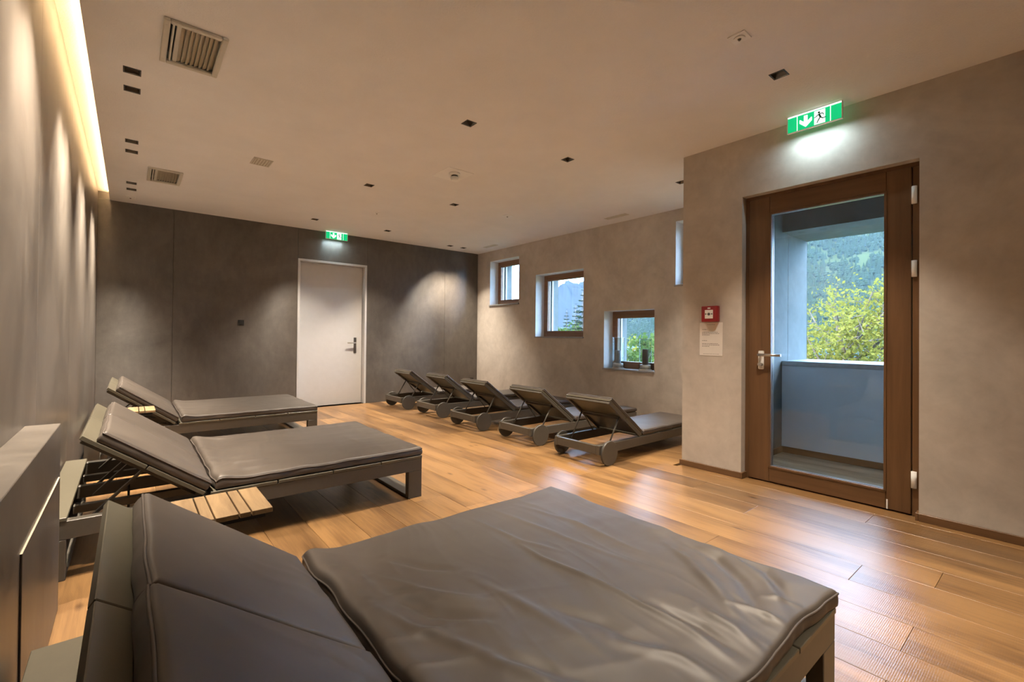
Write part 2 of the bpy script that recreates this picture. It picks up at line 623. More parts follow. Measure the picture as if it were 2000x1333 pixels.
# ---- left wall: dark stone panels
wl = box_obj('wall_left', 'subfloor', None, XL - .25, XL - .012, YF - .2, YB + .3, 0, ZR)
tag(wl, kind='structure', label='dark stone panelled wall washed by the light cove', cat='wall')
edges = [YF, -1.2, 0.2, 1.62, 3.02, 4.42, 5.82, YB]
for a, b_ in zip(edges[:-1], edges[1:]):
    box_obj('panel', 'lit_stone', wl, XL - .012, XL, a + .001, b_ - .001, 0, ZC, bevel=0.0008)

# ---- back wall: dark stone panels round the white door
DX0, DX1, DZ = 1.985, 3.086, 2.335
mb = MB()
mb.box(XL - .25, DX0, YB + .012, YB + .25, 0, ZR).box(DX1, XO, YB + .012, YB + .25, 0, ZR).box(DX0, DX1, YB + .012, YB + .25, DZ, ZR)
wb = mb.build('wall_back', 'subfloor')
tag(wb, kind='structure', label='dark stone panelled back wall around the white door', cat='wall')
for (a, b_, z0) in ((XL, 0.429, 0), (0.429, DX0, 0), (DX0, DX1, DZ), (DX1, 4.617, 0), (4.617, XR, 0)):
    box_obj('panel', 'stone', wb, a + .0014, b_ - .0014, YB, YB + .012, z0, H if a > XL else H, bevel=0.0008)
box_obj('panel', 'stone', wb, XL, XC + .1, YB, YB + .012, H + .001, ZC, bevel=0.0008)

# ---- right wall with four windows
WIN = [(6.343, 7.208, 1.756, 2.605), (4.80, 5.890, 1.152, 2.217), (3.543, 4.394, 0.700, 1.538), (2.42, 3.237, 1.828, 2.649)]
WD = 0.20   # depth of the inner reveal
mb = MB()
mi_in, mi_rev, mi_out = 0, 1, 2
holed(mb, YP - .343, YB + .25, 0, ZR, WIN, lambda u, v: (XR, u, v), 0)
holed(mb, YP - .343, YB + .25, -4.5, ZR, WIN, lambda u, v: (XO, u, v), 2)
for (y0, y1, z0, z1) in WIN:
    for xa, xb, mi in ((XR, XR + WD + .03, 1), (XR + WD + .03, XO, 2)):
        mb.quad((xa, y1, z0), (xb, y1, z0), (xb, y1, z1), (xa, y1, z1), mi=mi)
        mb.quad((xa, y0, z0), (xb, y0, z0), (xb, y0, z1), (xa, y0, z1), mi=mi)
        mb.quad((xa, y0, z1), (xb, y0, z1), (xb, y1, z1), (xa, y1, z1), mi=mi)
        mb.quad((xa, y0, z0), (xb, y0, z0), (xb, y1, z0), (xa, y1, z0), mi=mi)
wr = mb.build('wall_right', ['plaster', 'reveal', 'concrete'])
tag(wr, kind='structure', label='grey plaster wall with small square windows', cat='wall')

for i, (y0, y1, z0, z1) in enumerate(WIN):
    w = empty('window_%d' % (i + 1), (XR + WD, (y0 + y1) / 2, z0), kind='structure')
    tag(w, ['brown framed square window nearest the back wall', 'largest brown framed window, in the middle of the grey wall',
            'low brown framed window with two candle lanterns on its sill', 'high window half hidden by the projecting wall'][i], 'window')
    hy, hz = (y1 - y0) / 2, z1 - z0
    fwid = 0.075
    fr = MB()
    fr.box(0, .07, -hy, -hy + fwid, 0, hz).box(0, .07, hy - fwid, hy, 0, hz)
    fr.box(0, .07, -hy + fwid, hy - fwid, hz - fwid, hz).box(0, .07, -hy + fwid, hy - fwid, 0, fwid)
    fr.build('window_frame', 'window_wood', w, 0.003)
    s_ = fwid
    sa = MB()
    sa.box(-.012, .045, -hy + s_, -hy + s_ + .028, s_, hz - s_).box(-.012, .045, hy - s_ - .028, hy - s_, s_, hz - s_)
    sa.box(-.012, .045, -hy + s_, hy - s_, hz - s_ - .028, hz - s_).box(-.012, .045, -hy + s_, hy - s_, s_, s_ + .028)
    sash = sa.build('sash', 'window_wood', w, 0.002)
    box_obj('pane', 'glass', w, .028, .032, -hy + s_ + .02, hy - s_ - .02, s_ + .02, hz - s_ - .02)
    box_obj('window_sill', 'sill', w, -WD - .022, .0, -hy - .012, hy + .012, -.018, .004, bevel=0.002)
    gr = MB()
    for ysg in (-1, 1):
        gr.box(.17, .20, ysg * (hy - .018) - .012, ysg * (hy - .018) + .012, 0, hz)
    gr.build('blind_guide', 'white_plastic', w, 0.002)
    gs = MB()
    for ysg in (-1, 1):
        gs.box(.10, .125, ysg * (hy - .015) - .015, ysg * (hy - .015) + .015, 0, hz)
    gs.build('glazing_gasket', 'dark_steel', w)

# ---- wall with the balcony door
RY0, RY1, RZ = 0.622, 1.735, 2.322
TH = 0.30
mb = MB()
holed(mb, YF - .2, YP, 0, ZR, [(RY0, RY1, -1, RZ)], lambda u, v: (XP, u, v), 0)
holed(mb, YF - .2, YP, 0, ZR, [(RY0, RY1, -1, RZ)], lambda u, v: (XP + TH, u, v), 1)
for y in (RY0, RY1):
    mb.quad((XP, y, 0), (XP + TH, y, 0), (XP + TH, y, RZ), (XP, y, RZ), mi=0)
mb.quad((XP, RY0, RZ), (XP + TH, RY0, RZ), (XP + TH, RY1, RZ), (XP, RY1, RZ), mi=0)
mb.quad((XP, YP, 0), (XR + .05, YP, 0), (XR + .05, YP, ZR), (XP, YP, ZR), mi=0)
wp = mb.build('wall_balcony', ['plaster', 'concrete'])
tag(wp, kind='structure', label='projecting grey plaster wall with the balcony door', cat='wall')
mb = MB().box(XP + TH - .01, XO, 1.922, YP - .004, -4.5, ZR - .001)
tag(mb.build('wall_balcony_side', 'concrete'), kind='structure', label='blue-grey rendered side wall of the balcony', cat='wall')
mb = MB().box(XL - .25, XP + TH, YF - .2, YF, 0, ZR)
tag(mb.build('wall_front', 'plaster'), kind='structure', label='grey plaster wall behind the camera', cat='wall')

bt = MB()
BH = 0.050
bt.box(XP - .016, XP, RY1, YP + .016, 0, BH).box(XP - .016, XP + .085, RY1 - .016, RY1, 0, BH).box(XP, XR, YP, YP + .016, 0, BH)
tag(bt.build('baseboard_pillar', 'base_wood', None, 0.002), kind='structure', label='low brown oak baseboard left of the balcony door', cat='baseboard')
bt = MB().box(XP - .016, XP, YF, RY0, 0, BH).box(XP - .016, XP + .06, RY0, RY0 + .016, 0, BH)
tag(bt.build('baseboard_right', 'base_wood', None, 0.002), kind='structure', label='low brown oak baseboard right of the balcony door', cat='baseboard')

# ---- the low wall block at the left with an access panel
blk = MB().box(XL, -0.223, YF, 2.730, 0, 0.765).build('trim_1', 'ledge', None, 0.002)
tag(blk, kind='structure', label='low dark stone ledge running along the left wall', cat='ledge')
box_obj('access_panel', 'ledge', blk, -0.223, -0.2185, 1.812, 2.672, 0.004, 0.548, bevel=0.001)
tl = MB().box(-.223, -.2180, 1.806, 2.675, 0.5485, 0.5500).box(-.223, -.2180, 2.6725, 2.6737, 0.0, 0.5485)
tl.build('panel_edge_strip', 'vent_slat', blk)

wc = box_obj('wall_door_blocker', 'white', None, DX0 - .2, DX1 + .2, YB + .26, YB + .30, -.02, ZR)  # unseen wall, added so sky light cannot leak round the door leaf
tag(wc, kind='structure', label='unseen wall added behind the white door to block sky light', cat='wall')
# ---- white interior door
d1 = empty('door_1', ((DX0 + DX1) / 2, YB, 0), kind='structure', label='tall white interior door in the dark back wall', cat='door')
hw = (DX1 - DX0) / 2
fr = MB()
fr.box(-hw, -hw + .035, -.006, .15, 0, DZ - .035).box(hw - .035, hw, -.006, .15, 0, DZ - .035).box(-hw, hw, -.006, .15, DZ - .035, DZ)
fr.build('door_frame', 'white', d1, 0.002)
box_obj('door_leaf', 'white', d1, -hw + .038, hw - .038, .10, .145, .006, DZ - .038, bevel=0.002)
hx = 2.93 - (DX0 + DX1) / 2
hd = MB().box(hx - .022, hx + .022, .092, .10, .85, 1.11).build('handle_plate', 'dark_steel', d1, 0.002)
hl = MB().cyl((hx, .05, 1.02), (hx, .10, 1.02), .010).cyl((hx, .05, 1.02), (hx - .14, .05, 1.02), .010)
hl.build('lever', 'steel', d1)

# ---- balcony door
d2 = empty('door_2', (XP, (RY0 + RY1) / 2, 0), kind='structure', label='brown wooden balcony door with a full glass pane', cat='door')
cy = (RY0 + RY1) / 2
a0, a1 = RY0 - cy, RY1 - cy
jb = MB()
jb.box(.07, .18, a0, a0 + .045, 0, RZ - .03).box(.07, .18, a1 - .045, a1, 0, RZ - .03).box(.07, .18, a0, a1, RZ - .03, RZ)
jb.box(.09, .18, a0, a1, -.01, .012)
jb.build('door_frame', 'door_wood', d2, 0.003)
l0, l1 = 0.672 - cy, 1.705 - cy
g0, g1 = 0.803 - cy, 1.546 - cy
gz0, gz1, lz1 = 0.126, 2.162, 2.298
box_obj('stile', 'door_wood', d2, .065, .145, l0, g0, .010, lz1, bevel=0.004)
box_obj('stile', 'door_wood', d2, .065, .145, g1, l1, .010, lz1, bevel=0.004)
box_obj('top_rail', 'door_rail', d2, .065, .145, g0, g1, gz1, lz1, bevel=0.004)
box_obj('bottom_rail', 'door_rail', d2, .065, .145, g0, g1, .010, gz0, bevel=0.004)
bd = MB()
for xx, ww in ((.084, .014), (.118, .010)):
    bd.box(xx, xx + .008, g0, g0 + ww, gz0, gz1).box(xx, xx + .008, g1 - ww, g1, gz0, gz1)
    bd.box(xx, xx + .008, g0, g1, gz0, gz0 + ww).box(xx, xx + .008, g0, g1, gz1 - ww, gz1)
bd.build('glazing_spacer', 'steel', d2)
gb = MB()
gb.box(.060, .08, g0 - .004, g0 + .012, gz0, gz1).box(.060, .08, g1 - .012, g1 + .004, gz0, gz1)
gb.box(.060, .08, g0, g1, gz0 - .004, gz0 + .012).box(.060, .08, g0, g1, gz1 - .012, gz1 + .004)
gb.build('glazing_bead', 'door_wood', d2, 0.002)
box_obj('pane', 'glass', d2, .098, .104, g0, g1, gz0, gz1)
hy_ = 1.606 - cy
hp = MB().box(.058, .066, hy_ - .021, hy_ + .021, .905, 1.055).build('handle_plate', 'white_plastic', d2, 0.008, 3)
MB().cyl((.030, hy_, .945), (.06, hy_, .945), .016).build('lock_knob', 'steel', d2)
lv = MB().cyl((.012, hy_, 1.022), (.06, hy_, 1.022), .011).cyl((.012, hy_ + .005, 1.022), (.012, hy_ - .165, 1.022), .0105)
lv.build('lever', 'steel', d2)
for z0, z1 in ((2.047, 2.162), (1.566, 1.674), (.186, .293)):
    MB().cyl((.062, 0.657 - cy, z0), (.062, 0.657 - cy, z1), .015).build('hinge', 'white_plastic', d2)
MB().box(.060, .066, g0 - .012, g0 - .004, .012, .075).build('leaf_catch', 'white_plastic', d2)

# ---- balcony
XB = 5.232
YB0 = -1.4
bf = box_obj('floor_balcony', 'subfloor', None, XP + TH - .08, XO, YB0 - .3, 1.922, -.3, -.045)
tag(bf, kind='structure', label='weathered plank floor of the balcony', cat='floor')
x = XP + TH - .07
while x < XB - .02:
    box_obj('decking_board', 'decking', bf, x, min(x + .118, XB), YB0, 1.920, -.045, -.018, bevel=0.002)
    x += .122
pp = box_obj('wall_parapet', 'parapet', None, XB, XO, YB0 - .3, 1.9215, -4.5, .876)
tag(pp, kind='structure', label='rendered balcony parapet with bluish daylight in its colour', cat='wall')
cp = box_obj('trim_2', 'coping', None, XB - .012, XO + .02, YB0 - .3, 1.9205, .877, .925, bevel=0.004)
tag(cp, kind='structure', label='sheet metal coping on the balcony parapet', cat='coping')
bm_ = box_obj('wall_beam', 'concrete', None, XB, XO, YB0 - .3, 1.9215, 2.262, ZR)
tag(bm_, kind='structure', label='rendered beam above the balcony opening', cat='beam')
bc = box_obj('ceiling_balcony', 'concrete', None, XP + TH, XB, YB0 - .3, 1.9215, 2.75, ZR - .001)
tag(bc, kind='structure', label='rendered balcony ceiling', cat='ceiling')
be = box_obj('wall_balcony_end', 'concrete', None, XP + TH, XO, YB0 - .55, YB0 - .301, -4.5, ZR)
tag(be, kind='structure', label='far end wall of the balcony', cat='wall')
bs = MB().box(XB - .014, XB - .001, YB0, 1.920, -.018, .042).box(XP + TH, XB - .014, 1.906, 1.920, -.018, .042)
tag(bs.build('baseboard_balcony', 'base_wood', None, 0.002), kind='structure', label='dark brown baseboard on the balcony', cat='baseboard')

# ================================================================== CEILING FITTINGS
# ---- cove LED strip
led = empty('led_strip', (XC + .035, (YF + YB) / 2, H + .03), label='warm LED strip hidden in the ceiling cove', cat='LED strip')
hl_ = (YB - YF) / 2 - .05
box_obj('profile', 'white_plastic', led, -.012, .012, -hl_, hl_, 0, .010)
box_obj('diffuser', 'led', led, -.009, .009, -hl_, hl_, .010, .016)


# ---- recessed downlights
def make_downlight():
    r = empty('downlight', (0, 0, H))
    mb = MB()
    d, i_ = DH, DH - .007
    mb.box(-d, d, -d, -i_, -.003, .003).box(-d, d, i_, d, -.003, .003).box(-d, -i_, -i_, i_, -.003, .003).box(i_, d, -i_, i_, -.003, .003)
    mb.build('trim_ring', 'black', r)
    mb = MB()
    t_, zt = .021, .034
    for sx, sy in ((1, 0), (-1, 0), (0, 1), (0, -1)):
        if sx:
            mb.quad((sx * i_, -i_, 0), (sx * i_, i_, 0), (sx * t_, t_, zt), (sx * t_, -t_, zt))
        else:
            mb.quad((-i_, sy * i_, 0), (i_, sy * i_, 0), (t_, sy * t_, zt), (-t_, sy * t_, zt))
    mb.build('reflector', 'reflector', r)
    MB().box(-.022, .022, -.022, .022, .033, .042).build('lamp', 'lamp', r)
    return r


spot_d = bpy.data.lights.new('downlight_beam', 'SPOT')
spot_d.energy = SPOT_W
spot_d.color = WARM
spot_d.spot_size = math.radians(84)
spot_d.spot_blend = 0.55
spot_d.shadow_soft_size = 0.022
wash_d = spot_d.copy()                 # the row beside the left wall has narrower beams
wash_d.name = 'wall_wash_beam'
wash_d.spot_size = math.radians(72)
wash_d.spot_blend = 0.95
wash_d.energy = SPOT_W * 1.6
dl0 = make_downlight()
names_y = ['nearest', 'second', 'third', 'fourth', 'fifth', 'sixth', 'seventh', 'eighth', 'ninth', 'last']
vis_pairs = {3.774: 'square black downlight by the large ceiling vent, nearest of the left row',
             4.061: 'square black downlight just behind the nearest one of the left row',
             5.162: 'square black downlight in the middle pair of the left row, nearer one',
             5.449: 'square black downlight in the middle pair of the left row, farther one',
             6.592: 'square black downlight in the left row just behind the small vent',
             6.884: 'farthest square black downlight of the left row near the back wall'}
sing_lab = ['square black downlight in the middle of the ceiling, nearest of its row',
            'square black downlight between smoke detector and projecting wall',
            'square black downlight left of the smoke detector',
            'square black downlight just behind the smoke detector',
            'square black downlight nearest the far exit sign, left of it',
            'square black downlight right of the far exit sign',
            'left of two small downlights in the far right ceiling corner',
            'right of two small downlights in the far right ceiling corner',
            'downlight half hidden by the projecting wall corner',
            'largest square black downlight at right, near the exit sign',
            'unseen downlight added to light the foot of the nearest daybed',
            'unseen downlight added behind the camera as warm fill']
items = [((x, y), vis_pairs.get(y, 'square black downlight of the left row, %s one before the large vent' % {2.372: 'second', 2.659: 'first'}.get(y, 'any'))) for x, y in DOWN]
items += [(p, l) for p, l in zip(SINGLE, sing_lab)]
for i, ((x, y), lab) in enumerate(items):
    o = dl0 if i == 0 else copy_tree(dl0)
    o.location = (x, y, H)
    tag(o, lab, 'downlight', 'recessed square downlights')
    s = bpy.data.objects.new('downlight_beam', wash_d if x < 0.5 else spot_d)
    link(s, o)
    s.location = (0, 0, .012)
    if x < 0.5:
        s.rotation_euler = (0, math.radians(6), 0)

# ---- louvred vents
for i, (x0, x1, y0, y1) in enumerate(VENTS):
    v = empty('ceiling_vent', ((x0 + x1) / 2, (y0 + y1) / 2, H), label=[
        'large cream louvred ceiling vent nearest the camera', 'smaller looking cream ceiling vent toward the back wall'][i],
        cat='vent', group='cream ceiling vents')
    hx_, hy2 = (x1 - x0) / 2, (y1 - y0) / 2
    fr = MB()
    fb = .03
    fr.box(-hx_, -hx_ + fb, -hy2, hy2, -.018, 0).box(hx_ - fb, hx_, -hy2, hy2, -.018, 0)
    fr.box(-hx_ + fb, hx_ - fb, -hy2, -hy2 + fb, -.018, 0).box(-hx_ + fb, hx_ - fb, hy2 - fb, hy2, -.018, 0)
    fr.build('vent_frame', 'cream', v, 0.004)
    box_obj('backing', 'vent_dark', v, -hx_ + fb, hx_ - fb, -hy2 + fb, hy2 - fb, .045, .05)
    box_obj('damper_bar', 'cream', v, -hx_ + fb + .010, -hx_ + fb + .020, -hy2 + fb, hy2 - fb, -.012, .03, bevel=0.002)
    box_obj('damper_bar', 'cream', v, -hx_ + fb + .028, -hx_ + fb + .050, -hy2 + fb, hy2 - fb, -.010, .03, bevel=0.002)
    sx0, sx1 = -hx_ + fb + .056, hx_ - fb
    nsl = 8
    for k in range(nsl):
        xc = sx0 + (k + .5) * (sx1 - sx0) / nsl
        MB().bar((xc, -hy2 + fb, .010), (xc, hy2 - fb, .010), .003, .040, (1.5, 0, 1)).build('louvre', 'vent_slat', v)
    for sx in (-1, 1):
        for sy in (-1, 1):
            MB().cyl((sx * (hx_ - .015), sy * (hy2 - .05), -.0195), (sx * (hx_ - .015), sy * (hy2 - .05), -.017), .004, n=8).build('screw', 'steel', v)

# ---- small vents, detectors, emergency lamps
def small_grille(x, y, wx, wy, label, nb=4, along_y=True):
    v = empty('air_grille', (x, y, H), label=label, cat='grille', group='small ceiling grilles')
    fr = MB()
    a, b_ = wx / 2, wy / 2
    t = .012
    fr.box(-a, -a + t, -b_, b_, -.006, 0).box(a - t, a, -b_, b_, -.006, 0).box(-a + t, a - t, -b_, -b_ + t, -.006, 0).box(-a + t, a - t, b_ - t, b_, -.006, 0)
    fr.build('grille_frame', 'cream', v, 0.001)
    box_obj('backing', 'vent_slat', v, -a + t, a - t, -b_ + t, b_ - t, -.0012, -.0002)
    for k in range(nb):
        q = -a + t + (k + .5) * (2 * a - 2 * t) / nb
        box_obj('slat', 'cream', v, q - .006, q + .006, -b_ + t, b_ - t, -.005, -.0015)
    return v


small_grille(0.950, 4.95, .165, .20, 'small square grille in the ceiling left of centre', 6)
small_grille(5.095, 3.957, .085, .36, 'narrow ceiling grille above the wall by the low window', 3)
small_grille(5.063, 6.776, .085, .36, 'narrow ceiling grille near the far right corner', 3)

sd = empty('smoke_detector', (2.515, 3.985, H), label='round smoke detector on a square plate in the ceiling centre', cat='detector')
box_obj('cover_plate', 'white_plastic', sd, -.14, .16, -.115, .215, -.004, 0, bevel=0.001)
MB().cyl((0, 0, -.004), (0, 0, -.028), .056, n=28).build('base_ring', 'white_plastic', sd)
MB().cyl((0, 0, -.028), (0, 0, -.044), .034, n=24).build('sensor_slot', 'vent_dark', sd)
MB().cyl((0, 0, -.044), (0, 0, -.078), .045, .034, n=28).build('sensor_cap', 'white_plastic', sd)


def emergency(x, y, s, label):
    e = empty('emergency_lamp', (x, y, H), label=label, cat='emergency lamp', group='white emergency lamps')
    MB().box(-s, s, -s, s, -.006, 0).build('face_plate', 'white_plastic', e, 0.002)
    MB().cyl((0, 0, -.006), (0, 0, -.012), s * .62, n=24).build('lens_ring', 'white_plastic', e)
    MB().cyl((0, 0, -.012), (0, 0, -.020), s * .22, s * .12, n=16).build('lens', 'dark_steel', e)


emergency(2.555, 1.160, .046, 'white square emergency lamp in the ceiling at upper right')
emergency(-0.02, 7.292, .046, 'white emergency lamp in the ceiling corner above the left row')
emergency(2.544, 5.971, .040, 'tiny white emergency lamp between the far downlights')
emergency(3.963, 4.925, .060, 'white emergency lamp in the ceiling before the middle window')


# ---- exit signs
def exit_sign(loc, rz, label, w=0.338, h=0.122):
    e = empty('exit_sign', loc, rz, label, 'exit sign', 'lit green exit signs')
    a = w / 2
    MB().box(-a - .006, a + .006, -.008, .012, -.004, .0).box(-a - .006, -a, -.008, .012, -h, -.004).box(a, a + .006, -.008, .012, -h, -.004).box(-a - .006, a + .006, -.008, .012, -h - .004, -h).build('housing', 'white_plastic', e, 0.001)
    MB().box(-a, a, -.004, .010, -h, -.014).build('green_panel', 'green', e)
    MB().box(-a, a, -.006, .012, -.014, -.004).build('light_bar', 'sign_white', e)
    st = MB()
    for xx in (-a + .062, a - .066):
        st.box(xx - .002, xx + .002, -.006, -.004, -h, -.014)
    st.build('divider', 'sign_white', e)
    # arrow pointing down
    cx, cz, s = -a + .118, -.068, .042
    ar = [(-.012, .042), (.012, .042), (.012, -.002), (.034, .018), (.040, .018), (.040, -.006), (0, -.042), (-.040, -.006), (-.040, .018), (-.034, .018), (-.012, -.002)]
    MB().poly([(cx + px, cz + pz) for px, pz in ar], -.006, -.0045).build('arrow', 'sign_white', e)
    x0 = -a + .172
    MB().box(x0, x0 + .068, -.006, -.004, -h + .006, -.020).build('doorway', 'sign_white', e)
    mx_, mz = x0 + .034, -.066
    MB().cyl((mx_ - .004, -.0072, mz + .030), (mx_ - .004, -.006, mz + .030), .0075, n=12).build('runner_head', 'sign_print', e)
    rn = MB()
    body = [((-.004, .020), (.006, -.006), .012), ((-.006, .018), (-.022, .004), .006), ((-.022, .004), (-.034, .000), .005),
            ((.000, .020), (.020, .018), .006), ((.020, .018), (.026, .004), .005),
            ((.004, -.006), (-.008, -.024), .007), ((-.008, -.024), (-.016, -.042), .006), ((.006, -.006), (.020, -.018), .007), ((.020, -.018), (.040, -.014), .006)]
    for (p, q, t) in body:
        rn.bar((mx_ + p[0], -.0068, mz + p[1]), (mx_ + q[0], -.0068, mz + q[1]), .0012, t, (0.01, 0, 1) if abs(q[1] - p[1]) < abs(q[0] - p[0]) else (1, 0, 0.01))
    rn.build('runner_body', 'sign_print', e)
    return e


es = exit_sign((3.770, 1.180, H), -PI / 2, 'lit green exit sign above the balcony door')
ld = bpy.data.lights.new('exit_sign_light', 'AREA')
ld.shape = 'RECTANGLE'
ld.size, ld.size_y = .30, .02
ld.energy = 1.5
ld.color = (0.72, 0.93, 1.0)
lo = bpy.data.objects.new('exit_sign_light', ld)
link(lo, es)
lo.location = (0, .004, -.140)
lo.rotation_euler = (math.radians(12), 0, 0)
es2 = exit_sign((2.535, 7.515, H), 0, 'lit green exit sign above the white interior door')
lo2 = bpy.data.objects.new('exit_sign_light', ld)
link(lo2, es2)
lo2.location = (0, .004, -.140)
lo2.rotation_euler = (math.radians(12), 0, 0)

# ================================================================== WALL ITEMS
fa = empty('fire_alarm_button', (XP, 1.990, 1.362), -PI / 2, 'red fire alarm call point above the paper notice', 'fire alarm')
MB().box(-.072, .072, -.045, 0, -.068, .068).build('alarm_box', 'red', fa, 0.006, 2)
MB().box(-.038, .034, -.048, -.045, -.040, .034).build('press_plate', 'white_plastic', fa, 0.001)
MB().cyl((-.002, -.050, -.002), (-.002, -.048, -.002), .012, n=14).build('press_dot', 'ink', fa)
am = MB()
am.poly([(-.034, -.009), (-.034, .007), (-.018, -.001)], -.0492, -.0481).poly([(.030, -.009), (.030, .007), (.014, -.001)], -.0492, -.0481)
am.build('arrow_mark', 'ink', fa)
MB().box(-.014, .010, -.0462, -.045, .044, .054).build('house_mark', 'white_plastic', fa)

pn = empty('paper_notice', (XP, 1.995, 1.1445), -PI / 2, 'white paper notice with two printed paragraphs below the fire alarm', 'notice')
MB().box(-.103, .103, -.0022, -.0004, -.1435, .1435).build('sheet', 'paper', pn)
tx = MB()
random.seed(3)


def text_line(z, x0, x1, t=.0035):
    x = x0
    while x < x1:
        w_ = random.uniform(.006, .018)
        tx.box(x, min(x + w_, x1), -.0027, -.0022, z, z + t)
        x += w_ + .0035


for z, xe in ((.124, None), (.082, -.035), (.058, .06), (.046, .075), (.034, -.012), (-.016, -.035), (-.041, .064), (-.053, .075), (-.065, -.014), (-.130, None)):
    if xe is None:
        text_line(z, -.035 if z > 0 else -.07, .035 if z > 0 else .07, .0022)
    else:
        text_line(z, -.080, xe)
tx.build('printed_text', 'ink', pn)

sw = empty('wall_switch', (1.225, YB, 1.316), 0, 'small black wall switch left of the white door', 'switch')
MB().box(-.038, .038, -.009, 0, -.038, .038).build('switch_plate', 'black', sw, 0.002)
MB().box(-.022, .022, -.013, -.009, -.028, .028).build('rocker', 'black', sw, 0.002)
ol = empty('wall_outlet', (5.257, YB, .285), 0, 'small black wall outlet low in the far right corner', 'outlet')
MB().box(-.038, .038, -.009, 0, -.038, .038).build('outlet_plate', 'black', ol, 0.002)
MB().cyl((0, -.011, 0), (0, -.008, 0), .02).build('socket', 'rubber', ol)


# ================================================================== UPHOLSTERY
def cushion(name, lx, ly, t, parent, loc, roty, seed, amp, nx, ny, fold='seat', roll=0.0, ruffle=.004, creases=(), wave=.006):
    def spaced(L, k):
        e = np.array([0, .003, .008, .016, .028])
        return np.concatenate([e, np.linspace(.045, L - .045, k), (L - e)[::-1]])
    xs, ys = spaced(lx, nx), spaced(ly, ny)
    Xg, Yg = np.meshgrid(xs, ys, indexing='ij')
    dl, dr, dn, df = Xg, lx - Xg, Yg, ly - Yg
    d = np.minimum(np.minimum(dl, dr), np.minimum(dn, df))
    rr = .011
    z = np.full_like(Xg, t) - (rr - np.sqrt(np.clip(rr ** 2 - np.clip(rr - d, 0, rr) ** 2, 0, None)))
    crown = .010 * (1 - np.exp(-d / .10))
    z += crown
    fade = .35 + .65 * (1 - np.exp(-d / .05))
    if fold == 'seat':
        # folds that run across the seat
        wob = vn(Xg * 3.1 + 5, Yg * 3.1 + 9, seed + 3)
        uu = Xg - .10 * Yg + wob * .10
        a_ = vn(uu * 9 + 3, Yg * 1.9 + 20, seed)
        b_ = vn(uu * 23 + 7, Yg * 3.2 + 11, seed + 1)
        ridge = 1 - np.abs(2 * a_ - 1)
        ridge2 = 1 - np.abs(2 * b_ - 1)
        mask = .25 + .9 * vn(Xg * 2.3 + 3, Yg * 2.3 + 7, seed + 5)
        z += amp * fade * mask * (.75 * (ridge ** 1.5 - .45) + .22 * (ridge2 ** 1.6 - .3))
        for pts_, ca, cw in creases:
            dist = np.full_like(Xg, 9.0)
            tpos = np.zeros_like(Xg)
            nseg = len(pts_) - 1
            for q in range(nseg):
                (xa, ya), (xb, yb) = pts_[q], pts_[q + 1]
                L2 = (xb - xa) ** 2 + (yb - ya) ** 2
                t_ = np.clip(((Xg - xa) * (xb - xa) + (Yg - ya) * (yb - ya)) / L2, 0, 1)
                dd = np.hypot(Xg - xa - t_ * (xb - xa), Yg - ya - t_ * (yb - ya))
                tpos = np.where(dd < dist, (q + t_) / nseg, tpos)
                dist = np.minimum(dd, dist)
            z += ca * fade * np.exp(-(dist / cw) ** 2) * np.sin(PI * np.clip(tpos, .04, .96)) ** .6
        # gathers along the foot edge and the near edge
        g = np.exp(-dr / .16) * (vn(Yg * 13, dr * 3.0 + 4, seed + 7) - .5) * 2
        z += amp * 1.0 * fade * g
        g = np.exp(-dn / .12) * (vn(Xg * 11, dn * 4.0 + 4, seed + 8) - .5) * 2
        z += amp * .8 * fade * g
        # long transverse folds beside the hinge
        g = np.exp(-dl / .35) * (1 - np.abs(2 * vn(Yg * 8 + Xg * 3 + wob, Xg * 2.0, seed + 9) - 1)) ** 2
        z += amp * .9 * fade * g
        z += roll * np.exp(-(Xg / .075) ** 2) * (1 - np.exp(-dl / .012) * .8)
    else:
        wob = vn(Xg * 4 + 5, Yg * 4 + 9, seed + 3)
        low = np.exp(-dr / .17)            # wrinkles gather toward the hinge
        a_ = vn(Yg * 9 + wob * 2 + Xg * 4, Xg * 3, seed)
        z += amp * fade * low * (1.6 * (1 - np.abs(2 * a_ - 1)) ** 2 - .5)
        z += amp * .35 * fade * (vn(Xg * 3, Yg * 3, seed + 2) - .5)
    # the outline is never dead straight
    Xo = Xg + wave * np.exp(-np.minimum(dl, dr) / .05) * np.sign(Xg - lx / 2) * (vn(Yg * 7, Yg * 0 + 2, seed + 11) - .5) * 2
    Yo = Yg + wave * np.exp(-np.minimum(dn, df) / .05) * np.sign(Yg - ly / 2) * (vn(Xg * 7, Xg * 0 + 2, seed + 12) - .5) * 2
    V = list(zip(Xo.ravel(), Yo.ravel(), z.ravel()))
    nX, nY = len(xs), len(ys)
    idx = lambda i, j: i * nY + j
    Fc = [(idx(i, j), idx(i + 1, j), idx(i + 1, j + 1), idx(i, j + 1)) for i in range(nX - 1) for j in range(nY - 1)]
    ring = [(i, 0) for i in range(nX)] + [(nX - 1, j) for j in range(1, nY)] + [(i, nY - 1) for i in range(nX - 2, -1, -1)] + [(0, j) for j in range(nY - 2, 0, -1)]
    nr = len(ring)
    R = [Vector(V[idx(i, j)]) for i, j in ring]
    nrm = []
    for (i, j) in ring:
        nv = Vector((-1 if i == 0 else (1 if i == nX - 1 else 0), -1 if j == 0 else (1 if j == nY - 1 else 0), 0))
        nrm.append(nv.normalized())
    s = np.cumsum([0] + [(R[k] - R[k - 1]).length for k in range(1, nr)])
    prev = [idx(i, j) for i, j in ring]
